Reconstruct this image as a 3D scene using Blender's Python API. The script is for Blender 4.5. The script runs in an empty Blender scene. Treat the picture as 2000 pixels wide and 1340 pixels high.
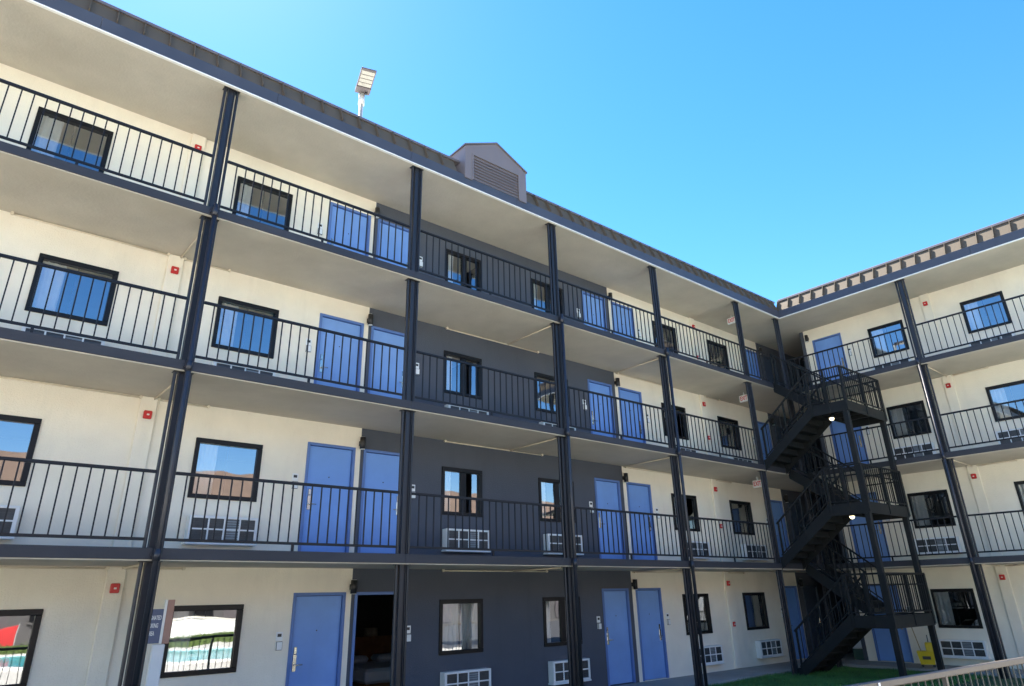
import bpy, bmesh, math, random
from mathutils import Vector, Matrix
random.seed(7)
R = math.radians
S = bpy.context.scene
COL = S.collection

# ------------------------------------------------------------------ camera
cam_d = bpy.data.cameras.new('camera'); cam = bpy.data.objects.new('camera', cam_d); COL.objects.link(cam)
yaw, pitch, roll = 0.6920, 0.3941, -0.0196
fw = Vector((math.sin(yaw)*math.cos(pitch), math.cos(yaw)*math.cos(pitch), math.sin(pitch)))
rt = Vector((math.cos(yaw), -math.sin(yaw), 0)); up = rt.cross(fw)
c_, s_ = math.cos(roll), math.sin(roll)
rt, up = c_*rt+s_*up, -s_*rt+c_*up
m = Matrix((rt, up, -fw)).transposed().to_4x4(); m.translation = Vector((-2.4935, -10.7274, 2.0236))
cam.matrix_world = m
cam_d.sensor_width = 36; cam_d.lens = 1315.565*36/2000
cam_d.shift_x = 15.0/2000; cam_d.shift_y = -54.8/2000
cam_d.clip_start = 0.05; cam_d.clip_end = 3000
S.camera = cam

# ------------------------------------------------------------------ world, sun, exposure
SUN_EL, SUN_AZ = R(55), R(3.0)          # azimuth from +y towards +x
w = bpy.data.worlds.new('World'); S.world = w; w.use_nodes = True
nt = w.node_tree; nt.nodes.clear()
sky = nt.nodes.new('ShaderNodeTexSky'); sky.sky_type = 'NISHITA'; sky.sun_disc = False
sky.sun_elevation = SUN_EL; sky.sun_rotation = SUN_AZ
sky.altitude = 0; sky.air_density = 1.0; sky.dust_density = 0.08; sky.ozone_density = 1.6
hs = nt.nodes.new('ShaderNodeHueSaturation'); hs.inputs['Saturation'].default_value = 1.36; hs.inputs['Hue'].default_value = 0.505
bg = nt.nodes.new('ShaderNodeBackground'); bg.inputs[1].default_value = 0.077
wo = nt.nodes.new('ShaderNodeOutputWorld')
nt.links.new(sky.outputs[0], hs.inputs['Color']); nt.links.new(hs.outputs[0], bg.inputs[0]); nt.links.new(bg.outputs[0], wo.inputs[0])
sd = bpy.data.lights.new('sun', 'SUN'); sd.energy = 5.0; sd.angle = R(0.53); sd.color = (1.0, 0.93, 0.82)
so = bpy.data.objects.new('sun', sd); COL.objects.link(so)
sdir = Vector((math.sin(SUN_AZ)*math.cos(SUN_EL), math.cos(SUN_AZ)*math.cos(SUN_EL), math.sin(SUN_EL)))
so.rotation_euler = sdir.to_track_quat('Z', 'Y').to_euler(); so.location = (0, 30, 40)
vs = S.view_settings; vs.view_transform = 'Standard'; vs.look = 'None'; vs.exposure = 2.35; vs.gamma = 1.0; vs.use_curve_mapping = False

# ------------------------------------------------------------------ materials
def material(name, col, rough=0.6, var=0.08, scale=2.0, bump=0.0, bscale=60.0, metallic=0.0, stain=None, stain_amt=0.0, stretch=(1, 1, 1), spec=0.5, coat=0.0, streak=0.0):
    mt = bpy.data.materials.new(name); mt.use_nodes = True; n = mt.node_tree; N = n.nodes; L = n.links
    b = N['Principled BSDF']; b.inputs['Roughness'].default_value = rough; b.inputs['Metallic'].default_value = metallic
    b.inputs['Specular IOR Level'].default_value = spec; b.inputs['Coat Weight'].default_value = coat
    g = N.new('ShaderNodeNewGeometry'); mp = N.new('ShaderNodeMapping'); mp.inputs['Scale'].default_value = stretch
    L.new(g.outputs['Position'], mp.inputs[0])
    n1 = N.new('ShaderNodeTexNoise'); n1.inputs['Scale'].default_value = scale; n1.inputs['Detail'].default_value = 8; n1.inputs['Roughness'].default_value = 0.62
    L.new(mp.outputs[0], n1.inputs['Vector'])
    mr = N.new('ShaderNodeMapRange'); mr.inputs['From Min'].default_value = 0.28; mr.inputs['From Max'].default_value = 0.72
    mr.inputs['To Min'].default_value = 1-var; mr.inputs['To Max'].default_value = 1+var
    L.new(n1.outputs['Fac'], mr.inputs['Value'])
    mx = N.new('ShaderNodeVectorMath'); mx.operation = 'SCALE'; mx.inputs[0].default_value = col
    L.new(mr.outputs[0], mx.inputs['Scale'])
    out = mx.outputs[0]
    if stain:
        n2 = N.new('ShaderNodeTexNoise'); n2.inputs['Scale'].default_value = scale*0.45; n2.inputs['Detail'].default_value = 6
        mp2 = N.new('ShaderNodeMapping'); mp2.inputs['Location'].default_value = (13.1, 4.7, 8.3); mp2.inputs['Scale'].default_value = stretch
        L.new(g.outputs['Position'], mp2.inputs[0]); L.new(mp2.outputs[0], n2.inputs['Vector'])
        r2 = N.new('ShaderNodeMapRange'); r2.inputs['From Min'].default_value = 0.5; r2.inputs['From Max'].default_value = 0.75
        r2.inputs['To Max'].default_value = stain_amt; L.new(n2.outputs['Fac'], r2.inputs['Value'])
        mm = N.new('ShaderNodeMix'); mm.data_type = 'RGBA'; mm.inputs['B'].default_value = (*stain, 1)
        L.new(r2.outputs[0], mm.inputs['Factor']); L.new(out, mm.inputs['A']); out = mm.outputs['Result']
    if streak:
        n4 = N.new('ShaderNodeTexNoise'); n4.inputs['Scale'].default_value = 1.0; n4.inputs['Detail'].default_value = 5; n4.inputs['Roughness'].default_value = 0.7
        mp4 = N.new('ShaderNodeMapping'); mp4.inputs['Scale'].default_value = (3.5, 3.5, 0.6); L.new(g.outputs['Position'], mp4.inputs[0]); L.new(mp4.outputs[0], n4.inputs['Vector'])
        r4 = N.new('ShaderNodeMapRange'); r4.inputs['From Min'].default_value = 0.52; r4.inputs['From Max'].default_value = 0.8; r4.inputs['To Min'].default_value = 1.0; r4.inputs['To Max'].default_value = 1-streak
        L.new(n4.outputs['Fac'], r4.inputs['Value'])
        m4 = N.new('ShaderNodeVectorMath'); m4.operation = 'SCALE'; L.new(out, m4.inputs[0]); L.new(r4.outputs[0], m4.inputs['Scale']); out = m4.outputs[0]
    L.new(out, b.inputs['Base Color'])
    rr = N.new('ShaderNodeMapRange'); rr.inputs['To Min'].default_value = max(0.02, rough-0.1); rr.inputs['To Max'].default_value = min(1, rough+0.1)
    L.new(n1.outputs['Fac'], rr.inputs['Value']); L.new(rr.outputs[0], b.inputs['Roughness'])
    if bump:
        n3 = N.new('ShaderNodeTexNoise'); n3.inputs['Scale'].default_value = bscale; n3.inputs['Detail'].default_value = 4
        L.new(g.outputs['Position'], n3.inputs['Vector'])
        bp = N.new('ShaderNodeBump'); bp.inputs['Strength'].default_value = bump; bp.inputs['Distance'].default_value = 0.01
        L.new(n3.outputs['Fac'], bp.inputs['Height']); L.new(bp.outputs[0], b.inputs['Normal'])
    return mt

CREAM = material('cream_stucco', (0.85, 0.79, 0.665), 0.85, 0.05, 1.3, 0.8, 45, stain=(0.66, 0.60, 0.50), stain_amt=0.4, streak=0.07)
GREY = material('grey_stucco', (0.070, 0.080, 0.104), 0.8, 0.08, 1.5, 0.8, 45, stain=(0.095, 0.10, 0.115), stain_amt=0.5, streak=0.12)
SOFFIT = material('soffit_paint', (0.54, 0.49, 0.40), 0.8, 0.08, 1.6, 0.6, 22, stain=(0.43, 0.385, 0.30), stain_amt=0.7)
FASCIA = material('fascia_metal', (0.048, 0.053, 0.072), 0.5, 0.14, 2.0, 0.08, 12, stain=(0.075, 0.08, 0.10), stain_amt=0.5)
SLABEDGE = material('slab_edge_paint', (0.025, 0.026, 0.032), 0.6, 0.15, 3.0, 0.4, 30, stain=(0.045, 0.045, 0.052), stain_amt=0.6, stretch=(0.6, 0.6, 3))
CONC = material('walkway_concrete', (0.36, 0.34, 0.31), 0.85, 0.12, 1.8, 0.3, 50, stain=(0.27, 0.26, 0.24), stain_amt=0.6)
COLUMN = material('column_paint', (0.016, 0.017, 0.022), 0.42, 0.12, 3.0, 0.06, 40)
PIPE = material('pipe_paint', (0.024, 0.026, 0.034), 0.35, 0.12, 4.0)
RAIL = material('rail_paint', (0.010, 0.011, 0.014), 0.42, 0.12, 5.0, 0.05, 60, spec=0.3)
STAIR = material('stair_paint', (0.010, 0.012, 0.013), 0.5, 0.18, 3.0, 0.1, 40, stain=(0.026, 0.024, 0.022), stain_amt=0.4, spec=0.25)
DOOR = material('blue_door_paint', (0.09, 0.25, 0.66), 0.45, 0.05, 1.8, 0.03, 20)
DOORS_M = [material('blue_door_paint_worn', (0.17, 0.33, 0.70), 0.45, 0.07, 1.8, 0.05, 14, stain=(0.10, 0.21, 0.50), stain_amt=0.35, streak=0.05), material('blue_door_paint_faded', (0.19, 0.345, 0.68), 0.5, 0.07, 1.4, 0.05, 14, stain=(0.12, 0.24, 0.52), stain_amt=0.4, streak=0.05), material('blue_door_paint_fresh', (0.155, 0.315, 0.70), 0.4, 0.05, 2.2, 0.05, 14)]
DFRAME = material('blue_frame_paint', (0.095, 0.18, 0.43), 0.5, 0.06, 3.0)
DGREYDOOR = material('slate_door_paint', (0.05, 0.07, 0.11), 0.5, 0.06, 3.0)
BLACKF = material('black_window_frame', (0.005, 0.005, 0.006), 0.4, 0.1, 5.0, spec=0.3)
WHITE = material('white_plastic', (0.78, 0.79, 0.78), 0.45, 0.05, 4.0, stain=(0.6, 0.58, 0.52), stain_amt=0.35)
WHITETRIM = material('white_trim', (0.84, 0.83, 0.78), 0.5, 0.05, 4.0)
GRILLE = material('dark_grille', (0.045, 0.05, 0.055), 0.4, 0.35, 9.0)
GREYPANEL = material('grille_panel', (0.22, 0.25, 0.27), 0.5, 0.2, 9.0)
CURTAIN = material('curtain_cloth', (0.90, 0.90, 0.87), 0.9, 0.04, 4.0)
STEEL = material('satin_steel', (0.62, 0.60, 0.55), 0.25, 0.05, 5.0, metallic=1.0)
RED = material('alarm_red', (0.52, 0.025, 0.025), 0.4, 0.05, 5.0)
BLACK = material('black_plastic', (0.018, 0.018, 0.02), 0.4, 0.1, 5.0)
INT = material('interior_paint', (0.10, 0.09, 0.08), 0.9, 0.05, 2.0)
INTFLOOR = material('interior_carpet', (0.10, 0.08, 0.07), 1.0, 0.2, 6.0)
ROOFM = material('roof_metal', (0.110, 0.088, 0.064), 0.75, 0.08, 2.0, 0.05, 8, spec=0.2)
COPING = material('coping_metal', (0.135, 0.118, 0.120), 0.42, 0.06, 2.0)
VENTM = material('vent_metal', (0.165, 0.142, 0.148), 0.5, 0.06, 2.0)
ROOFTOP = material('roof_membrane', (0.45, 0.45, 0.44), 0.9, 0.1, 1.0)
CONDUIT = material('conduit_paint', (0.70, 0.62, 0.48), 0.6, 0.05, 4.0)
LAWNSOIL = material('lawn_soil', (0.045, 0.085, 0.025), 1.0, 0.4, 3.0, 0.6, 40)
DECK = material('pool_deck_concrete', (0.54, 0.51, 0.45), 0.85, 0.1, 0.8, 0.3, 30, stain=(0.42, 0.38, 0.32), stain_amt=0.5)
FENCEM = material('fence_paint', (0.105, 0.09, 0.074), 0.5, 0.15, 4.0, 0.15, 40)
FENCEBAL = material('fence_baluster_paint', (0.05, 0.058, 0.05), 0.5, 0.12, 4.0)
YELLOW = material('bucket_yellow', (0.72, 0.52, 0.015), 0.4, 0.06, 5.0)
WOODH = material('wooden_handle', (0.42, 0.30, 0.15), 0.6, 0.1, 8.0)
SIGNBLUE = material('sign_slate', (0.10, 0.12, 0.20), 0.5, 0.05, 5.0)
SIGNBROWN = material('sign_side_brown', (0.42, 0.23, 0.17), 0.5, 0.08, 5.0)
HEDGE = material('hedge_leaf', (0.07, 0.11, 0.02), 0.7, 0.5, 8.0)
TILE = material('brown_roof_tile', (0.13, 0.085, 0.06), 0.8, 0.25, 1.5, 0.5, 12)
TAN = material('tan_render', (0.42, 0.33, 0.25), 0.85, 0.08, 1.0, 0.3, 40)
FARGREY = material('grey_cladding', (0.09, 0.083, 0.08), 0.8, 0.1, 1.0)
REDCLOTH = material('red_fabric', (0.62, 0.04, 0.04), 0.8, 0.06, 3.0)
BEDW = material('white_bedding', (0.75, 0.76, 0.80), 0.9, 0.05, 3.0)
WOODD = material('dark_wood', (0.26, 0.12, 0.05), 0.5, 0.25, 6.0)
GALV = material('galvanised_pole', (0.50, 0.50, 0.48), 0.4, 0.08, 6.0, metallic=0.3)
BRONZE = material('luminaire_bronze', (0.10, 0.085, 0.085), 0.5, 0.1, 5.0)
LEDLENS = material('led_lens', (0.32, 0.31, 0.26), 0.35, 0.05, 9.0)
SHADE = material('lamp_shade_cloth', (0.55, 0.50, 0.42), 0.9, 0.05, 5.0)
GREENP = material('dark_green_plastic', (0.02, 0.07, 0.05), 0.4, 0.1, 5.0)
POOLTILE = material('pool_plaster', (0.10, 0.50, 0.56), 0.5, 0.1, 1.5)

def glass_mat(name, refl=0.29, trans=(0.97, 0.99, 0.99), gtint=(0.90, 0.95, 1.0)):
    mt = bpy.data.materials.new(name); mt.use_nodes = True; n = mt.node_tree; n.nodes.clear(); N = n.nodes; L = n.links
    o = N.new('ShaderNodeOutputMaterial'); t = N.new('ShaderNodeBsdfTransparent'); t.inputs[0].default_value = (*trans, 1)
    gl = N.new('ShaderNodeBsdfGlossy'); gl.inputs['Color'].default_value = (*gtint, 1); gl.inputs['Roughness'].default_value = 0.015
    g = N.new('ShaderNodeNewGeometry'); ns = N.new('ShaderNodeTexNoise'); ns.inputs['Scale'].default_value = 1.6; ns.inputs['Detail'].default_value = 1
    L.new(g.outputs['Position'], ns.inputs['Vector'])
    bp = N.new('ShaderNodeBump'); bp.inputs['Strength'].default_value = 0.10; bp.inputs['Distance'].default_value = 0.02
    L.new(ns.outputs['Fac'], bp.inputs['Height']); L.new(bp.outputs[0], gl.inputs['Normal'])
    lw = N.new('ShaderNodeLayerWeight'); lw.inputs['Blend'].default_value = 0.25
    mr = N.new('ShaderNodeMapRange'); mr.inputs['To Min'].default_value = refl; mr.inputs['To Max'].default_value = 1.0
    L.new(lw.outputs['Fresnel'], mr.inputs['Value'])
    mx = N.new('ShaderNodeMixShader'); L.new(mr.outputs[0], mx.inputs[0]); L.new(t.outputs[0], mx.inputs[1]); L.new(gl.outputs[0], mx.inputs[2])
    L.new(mx.outputs[0], o.inputs[0]); return mt
GLASS = glass_mat('window_glass')
CLEAR = bpy.data.materials.new('clear_glass_edge'); CLEAR.use_nodes = True
CLEAR.node_tree.nodes.clear(); _o = CLEAR.node_tree.nodes.new('ShaderNodeOutputMaterial'); _t = CLEAR.node_tree.nodes.new('ShaderNodeBsdfTransparent'); CLEAR.node_tree.links.new(_t.outputs[0], _o.inputs[0])

WATER = material('pool_water', (0.03, 0.42, 0.50), 0.12, 0.35, 0.6, 0.3, 3.0, spec=0.35)

def emit_mat(name, col, st):
    mt = bpy.data.materials.new(name); mt.use_nodes = True; b = mt.node_tree.nodes['Principled BSDF']
    b.inputs['Base Color'].default_value = (*col, 1); b.inputs['Emission Color'].default_value = (*col, 1); b.inputs['Emission Strength'].default_value = st
    return mt
BULB = emit_mat('lit_bulb', (1.0, 0.86, 0.52), 1.0)

# ------------------------------------------------------------------ mesh helpers
class MB:
    """collects shapes into one mesh"""
    def __init__(s): s.bm = bmesh.new(); s.mats = []
    def mi(s, mat):
        if mat not in s.mats: s.mats.append(mat)
        return s.mats.index(mat)
    def box(s, x0, x1, y0, y1, z0, z1, mat=None, bev=0.0, rot=None, piv=None):
        x0, x1 = min(x0, x1), max(x0, x1); y0, y1 = min(y0, y1), max(y0, y1); z0, z1 = min(z0, z1), max(z0, z1)
        r = bmesh.ops.create_cube(s.bm, size=1.0); vs_ = r['verts']
        for v in vs_:
            v.co = Vector(((x0+x1)/2+v.co.x*(x1-x0), (y0+y1)/2+v.co.y*(y1-y0), (z0+z1)/2+v.co.z*(z1-z0)))
        fs = set(f for v in vs_ for f in v.link_faces)
        if bev > 0:
            es = list(set(e for v in vs_ for e in v.link_edges))
            rb = bmesh.ops.bevel(s.bm, geom=es, offset=bev, segments=1, affect='EDGES', clamp_overlap=True)
            fs = set(rb['faces']) | set(f for f in fs if f.is_valid); vs_ = list(set(v for f in fs for v in f.verts))
        if rot is not None:
            bmesh.ops.rotate(s.bm, verts=vs_, cent=piv if piv is not None else Vector(((x0+x1)/2, (y0+y1)/2, (z0+z1)/2)), matrix=rot)
        if mat is not None:
            k = s.mi(mat)
            for f in fs: f.material_index = k
        return s
    def tube(s, pts, r, mat=None, n=10, cap=True):
        pts = [Vector(p) for p in pts]; k = s.mi(mat) if mat is not None else 0; rings = []
        for i, p in enumerate(pts):
            d = (pts[min(i+1, len(pts)-1)]-pts[max(i-1, 0)]).normalized()
            q = d.to_track_quat('Z', 'Y'); rr = r[i] if isinstance(r, (list, tuple)) else r
            rings.append([s.bm.verts.new(p+q @ Vector((rr*math.cos(2*math.pi*j/n), rr*math.sin(2*math.pi*j/n), 0))) for j in range(n)])
        for a, b in zip(rings, rings[1:]):
            for j in range(n):
                f = s.bm.faces.new((a[j], a[(j+1) % n], b[(j+1) % n], b[j])); f.material_index = k; f.smooth = True
        if cap:
            f = s.bm.faces.new(rings[0][::-1]); f.material_index = k
            f = s.bm.faces.new(rings[-1]); f.material_index = k
        return s
    def poly(s, pts, mat=None):
        f = s.bm.faces.new([s.bm.verts.new(p) for p in pts])
        if mat is not None: f.material_index = s.mi(mat)
        return s
    def prism(s, pts, off, mat=None):
        """closed prism: polygon pts extruded by off"""
        k = s.mi(mat) if mat is not None else 0; off = Vector(off)
        a = [s.bm.verts.new(p) for p in pts]; b = [s.bm.verts.new(Vector(p)+off) for p in pts]; n = len(pts); fs = []
        fs.append(s.bm.faces.new(a[::-1])); fs.append(s.bm.faces.new(b))
        for i in range(n): fs.append(s.bm.faces.new((a[i], a[(i+1) % n], b[(i+1) % n], b[i])))
        for f in fs: f.material_index = k
        return s
    def mesh(s, name, mat=None):
        bmesh.ops.recalc_face_normals(s.bm, faces=s.bm.faces[:])
        me = bpy.data.meshes.new(name); s.bm.to_mesh(me); s.bm.free()
        for mt in (s.mats if s.mats else [mat]): me.materials.append(mt)
        return me
    def build(s, name, mat=None, parent=None, loc=(0, 0, 0), rotz=0.0):
        return link(name, s.mesh(name, mat), parent, loc, rotz)

def link(name, me, parent=None, loc=(0, 0, 0), rotz=0.0):
    o = bpy.data.objects.new(name, me); COL.objects.link(o); o.location = loc
    if rotz: o.rotation_euler = (0, 0, rotz)
    if parent is not None: o.parent = parent
    return o

def tag(o, label=None, cat=None, group=None, kind=None):
    if label: o['label'] = label
    if cat: o['category'] = cat
    if group: o['group'] = group
    if kind: o['kind'] = kind
    return o

def empty(name, loc=(0, 0, 0), rotz=0.0, label=None, cat=None, group=None, parent=None):
    o = link(name, None, parent, loc, rotz); o.empty_display_size = 0.2
    return tag(o, label, cat, group)

_cache = {}
def boxmesh(dx, dy, dz, mat, bev=0.0):
    k = (round(dx, 4), round(dy, 4), round(dz, 4), mat.name, bev)
    if k not in _cache: _cache[k] = MB().box(-dx/2, dx/2, -dy/2, dy/2, -dz/2, dz/2, mat, bev).mesh('box_piece')
    return _cache[k]
def box(name, x0, x1, y0, y1, z0, z1, mat, parent=None, bev=0.0):
    return link(name, boxmesh(x1-x0, y1-y0, z1-z0, mat, bev), parent, ((x0+x1)/2, (y0+y1)/2, (z0+z1)/2))

def text_mesh(s, size, mat, extrude=0.0015):
    cu = bpy.data.curves.new('lettering', 'FONT'); cu.body = s; cu.size = size; cu.align_x = 'CENTER'; cu.align_y = 'CENTER'; cu.extrude = extrude; cu.offset = size*0.02
    o = bpy.data.objects.new('lettering_tmp', cu); COL.objects.link(o)
    dg = bpy.context.evaluated_depsgraph_get(); dg.update()
    me = bpy.data.meshes.new_from_object(o.evaluated_get(dg)); bpy.data.objects.remove(o); bpy.data.curves.remove(cu)
    me.materials.clear(); me.materials.append(mat); return me

# ------------------------------------------------------------------ dimensions
BAY = 4.04; X1 = 18.875; D = 1.87; D2 = 1.93
ZF = [-0.04, 2.70, 5.44, 8.18]; ZS = [2.55, 5.29, 8.03, 10.78]
FLOORW = ['ground-floor', 'second-floor', 'third-floor', 'fourth-floor']

# ------------------------------------------------------------------ setting: ground
gm = MB().box(-400, 400, -400, 400, -0.6, -0.16, DECK)
tag(gm.build('ground'), kind='structure')
tag(box('walkway', -9, 27, 0.55, 7.2, -0.30, -0.04, CONC), kind='structure')
tag(box('walkway', 19.45, 27, -9.5, 0.545, -0.30, -0.043, CONC), kind='structure')
tag(box('added_dark_ground', 17.5, 120, -33.9, -10.2, -0.30, -0.155, material('dark_ground_fill', (0.055, 0.055, 0.058), 0.85, 0.15, 1.5, 0.4, 60)), kind='structure')  # out-of-view dark ground, added to dim the reflections in the grey-bay windows
# lawn, gently uneven
def lawn():
    bm = bmesh.new(); nx, ny = 116, 40; X = [-9.5+28.9*i/nx for i in range(nx+1)]; Y = [-7.6+8.15*j/ny for j in range(ny+1)]
    g = {}
    for i, x in enumerate(X):
        for j, y in enumerate(Y):
            z = -0.10+0.025*math.sin(x*1.7+y)*math.sin(y*1.3)+0.012*math.sin(x*5.1)*math.cos(y*4.3)
            g[i, j] = bm.verts.new((x, y, z))
    for i in range(nx):
        for j in range(ny): f = bm.faces.new((g[i, j], g[i+1, j], g[i+1, j+1], g[i, j+1])); f.smooth = True
    me = bpy.data.meshes.new('lawn'); bm.to_mesh(me); bm.free(); me.materials.append(LAWNSOIL)
    return tag(link('lawn', me), kind='structure')
lawn()

# ------------------------------------------------------------------ wing builder (local: a along facade, o depth inward, z up)
def wall_part(parent, name, a0, a1, z0, z1, o, th, holes, mat):
    """wall panel with rectangular openings, front face at depth o"""
    hs_ = [(max(h[0], a0), min(h[1], a1), max(h[2], z0), min(h[3], z1)) for h in holes if h[1] > a0 and h[0] < a1]
    xs = sorted(set([a0, a1]+[v for h in hs_ for v in h[:2]])); zs = sorted(set([z0, z1]+[v for h in hs_ for v in h[2:]]))
    b = MB(); b.mi(mat)
    inside = lambda x, z: any(h[0] < x < h[1] and h[2] < z < h[3] for h in hs_)
    for i in range(len(xs)-1):
        for j in range(len(zs)-1):
            if inside((xs[i]+xs[i+1])/2, (zs[j]+zs[j+1])/2): continue
            for oo in (o, o+th):
                b.poly([(xs[i], oo, zs[j]), (xs[i+1], oo, zs[j]), (xs[i+1], oo, zs[j+1]), (xs[i], oo, zs[j+1])])
    for h in hs_:
        x0, x1, q0, q1 = h
        b.poly([(x0, o, q0), (x0, o+th, q0), (x0, o+th, q1), (x0, o, q1)]); b.poly([(x1, o, q0), (x1, o+th, q0), (x1, o+th, q1), (x1, o, q1)])
        b.poly([(x0, o, q1), (x1, o, q1), (x1, o+th, q1), (x0, o+th, q1)]); b.poly([(x0, o, q0), (x1, o, q0), (x1, o+th, q0), (x0, o+th, q0)])
    b.poly([(a0, o, z0), (a0, o+th, z0), (a0, o+th, z1), (a0, o, z1)]); b.poly([(a1, o, z0), (a1, o+th, z0), (a1, o+th, z1), (a1, o, z1)])
    bmesh.ops.remove_doubles(b.bm, verts=b.bm.verts[:], dist=1e-4)
    return b.build(name, mat, parent)

def curtain_mesh(wd, ht, folds, amp=0.02):
    bm = bmesh.new(); n = folds*8; cols = []
    for i in range(n+1):
        t = i/n; x = wd*t; y = amp*math.sin(t*folds*2*math.pi)+0.35*amp*math.sin(t*folds*4.7+1)
        cols.append([bm.verts.new((x+(0.03*math.sin(t*9)*(k/3-0.5)), y*(0.7+0.3*k/3), ht*k/3)) for k in range(4)])
    for i in range(n):
        for k in range(3): f = bm.faces.new((cols[i][k], cols[i+1][k], cols[i+1][k+1], cols[i][k+1])); f.smooth = True
    r = bmesh.ops.solidify(bm, geom=bm.faces[:], thickness=0.004)
    me = bpy.data.meshes.new('curtain'); bm.to_mesh(me); bm.free(); me.materials.append(CURTAIN); return me

_cm = {}
def pane(a0, a1, z0, z1, y, parent):
    dx, dz = round(a1-a0, 4), round(z1-z0, 4); k = ('pane', dx, dz)
    if k not in _cache:
        me = MB().box(-dx/2, dx/2, 0, 0.006, -dz/2, dz/2, GLASS).mesh('pane'); me.materials.append(CLEAR)
        for p in me.polygons: p.material_index = 0 if p.normal.y < -0.9 else 1
        _cache[k] = me
    return link('pane', _cache[k], parent, ((a0+a1)/2, y, (z0+z1)/2))
def window(parent, a0, a1, z0, z1, o, style):
    wd, ht = a1-a0, z1-z0; t = 0.085
    b = MB(); ob, of = 0.09, -0.035
    b.box(0, wd, of, ob, ht-t, ht, BLACKF, 0.006); b.box(0, wd, of, ob, 0, t*0.85, BLACKF, 0.006)
    b.box(0, t*0.85, of+0.002, ob-0.002, t*0.85, ht-t, BLACKF, 0.006); b.box(wd-t*0.95, wd, of+0.002, ob-0.002, t*0.85, ht-t, BLACKF, 0.006)
    if style == 'split':
        b.box(wd*0.46, wd*0.60, 0.0, ob-0.01, t*0.85, ht-t, BLACKF, 0.006)
    else:
        b.box(wd*0.5-0.012, wd*0.5+0.012, 0.045, ob-0.01, t*0.85, ht-t, BLACKF)
    wn = b.build('window', None, parent, (a0, o, z0))
    if style == 'split':
        pane(t*0.8, wd*0.465, t*0.8, ht-t*0.9, 0.03, wn); pane(wd*0.595, wd-t*0.9, t*0.8, ht-t*0.9, 0.03, wn)
    else:
        pane(t*0.8, wd-t*0.9, t*0.8, ht-t*0.9, 0.022, wn)
    cw = {'left': 0.36, 'split': 0.24, 'full': wd-0.1, 'none': 0, 'narrow': 0.28}[style]
    if cw:
        k = (round(cw, 2), round(ht, 2))
        if k not in _cm: _cm[k] = curtain_mesh(cw, ht-0.05, max(3, int(cw/0.11)))
        link('curtain', _cm[k], wn, (0.06, 0.085, 0.02))
    return wn

def door(parent, a0, a1, z0, z1, o, hinge_right, mat=DOOR, fmat=DFRAME, leaf=True):
    wd, ht = a1-a0, z1-z0; t = 0.055
    b = MB(); b.box(0, t, -0.025, 0.12, 0, ht, fmat, 0.005); b.box(wd-t, wd, -0.025, 0.12, 0, ht, fmat, 0.005); b.box(t, wd-t, -0.023, 0.118, ht-t, ht, fmat, 0.005)
    if leaf:
        d = MB().box(t+0.006, wd-t-0.006, 0.035, 0.08, 0.012, ht-t-0.006, mat, 0.004).build('door', None, parent, (a0, o, z0))
    else:
        d = MB().box(t+0.002, wd-t-0.002, 0.02, 0.10, 0.0, 0.018, STEEL, 0.003).build('door_threshold', None, parent, (a0, o, z0))
    b.build('door_frame', None, d)
    if not leaf: return d
    hx = t+0.085 if hinge_right else wd-t-0.085; sg = 1 if hinge_right else -1
    q = MB().box(hx-0.035, hx+0.035, 0.018, 0.035, 0.88, 1.15, STEEL, 0.006); q.box(hx-0.028, hx+0.028, 0.022, 0.036, 1.155, 1.27, BLACK, 0.006)
    q.tube([(hx, 0.03, 0.985), (hx, -0.03, 0.985)], 0.013, STEEL, 8); q.tube([(hx, -0.027, 0.985), (hx+sg*0.13, -0.027, 0.985)], [0.012, 0.009], STEEL, 8)
    q.build('door_handle', None, d)
    MB().tube([(wd/2, 0.036, 1.52), (wd/2, 0.028, 1.52)], 0.012, BLACK, 10).build('peephole', None, d)
    return d

def column_mesh(h):
    b = MB()
    # central H section, web facing the courtyard, flanked by two full-height tubes with open gaps
    b.box(-0.062, -0.052, -0.06, 0.045, 0, h, COLUMN, 0.002); b.box(0.052, 0.062, -0.06, 0.045, 0, h, COLUMN, 0.002); b.box(-0.054, 0.054, -0.03, -0.018, 0, h, COLUMN)
    for s in (-1, 1): b.box(s*0.092, s*0.134, -0.05, 0.01, 0, h-0.004, COLUMN, 0.012)
    b.box(-0.145, 0.145, -0.075, 0.06, h-0.012, h-0.0005, COLUMN); b.box(-0.145, 0.145, -0.075, 0.06, 0.0005, 0.012, COLUMN)
    return b.mesh('column')
_colm = {}
def column(parent, a, o, z0, z1, lab=None):
    h = round(z1-z0, 3)
    if h not in _colm: _colm[h] = column_mesh(h)
    return link('column', _colm[h], parent, (a, o, z0))

BAL = None
def baluster_mesh(h): return boxmesh(0.019, 0.019, h, RAIL)
def railing(parent, a0, a1, o, zf, n=None, name='railing', legs=1):
    L = a1-a0; top, bot = zf+1.075, zf+0.125
    b = MB().box(a0, a1, o-0.024, o+0.024, top-0.045, top, RAIL, 0.006); b.box(a0, a1, o-0.016, o+0.016, bot-0.02, bot+0.02, RAIL, 0.004)
    for i in range(legs):
        x = a0+L*(i+1)/(legs+1); b.box(x-0.02, x+0.02, o-0.014, o+0.014, zf, bot-0.015, RAIL)
    r = b.build(name, None, parent)
    n = n or max(1, int(round(L/0.163))-1); me = baluster_mesh(top-0.04-bot-0.015)
    for i in range(n):
        link('baluster', me, r, (a0+L*(i+1)/(n+1)+random.uniform(-.003, .003), o, (top-0.04+bot+0.015)/2))
    return r

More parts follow.
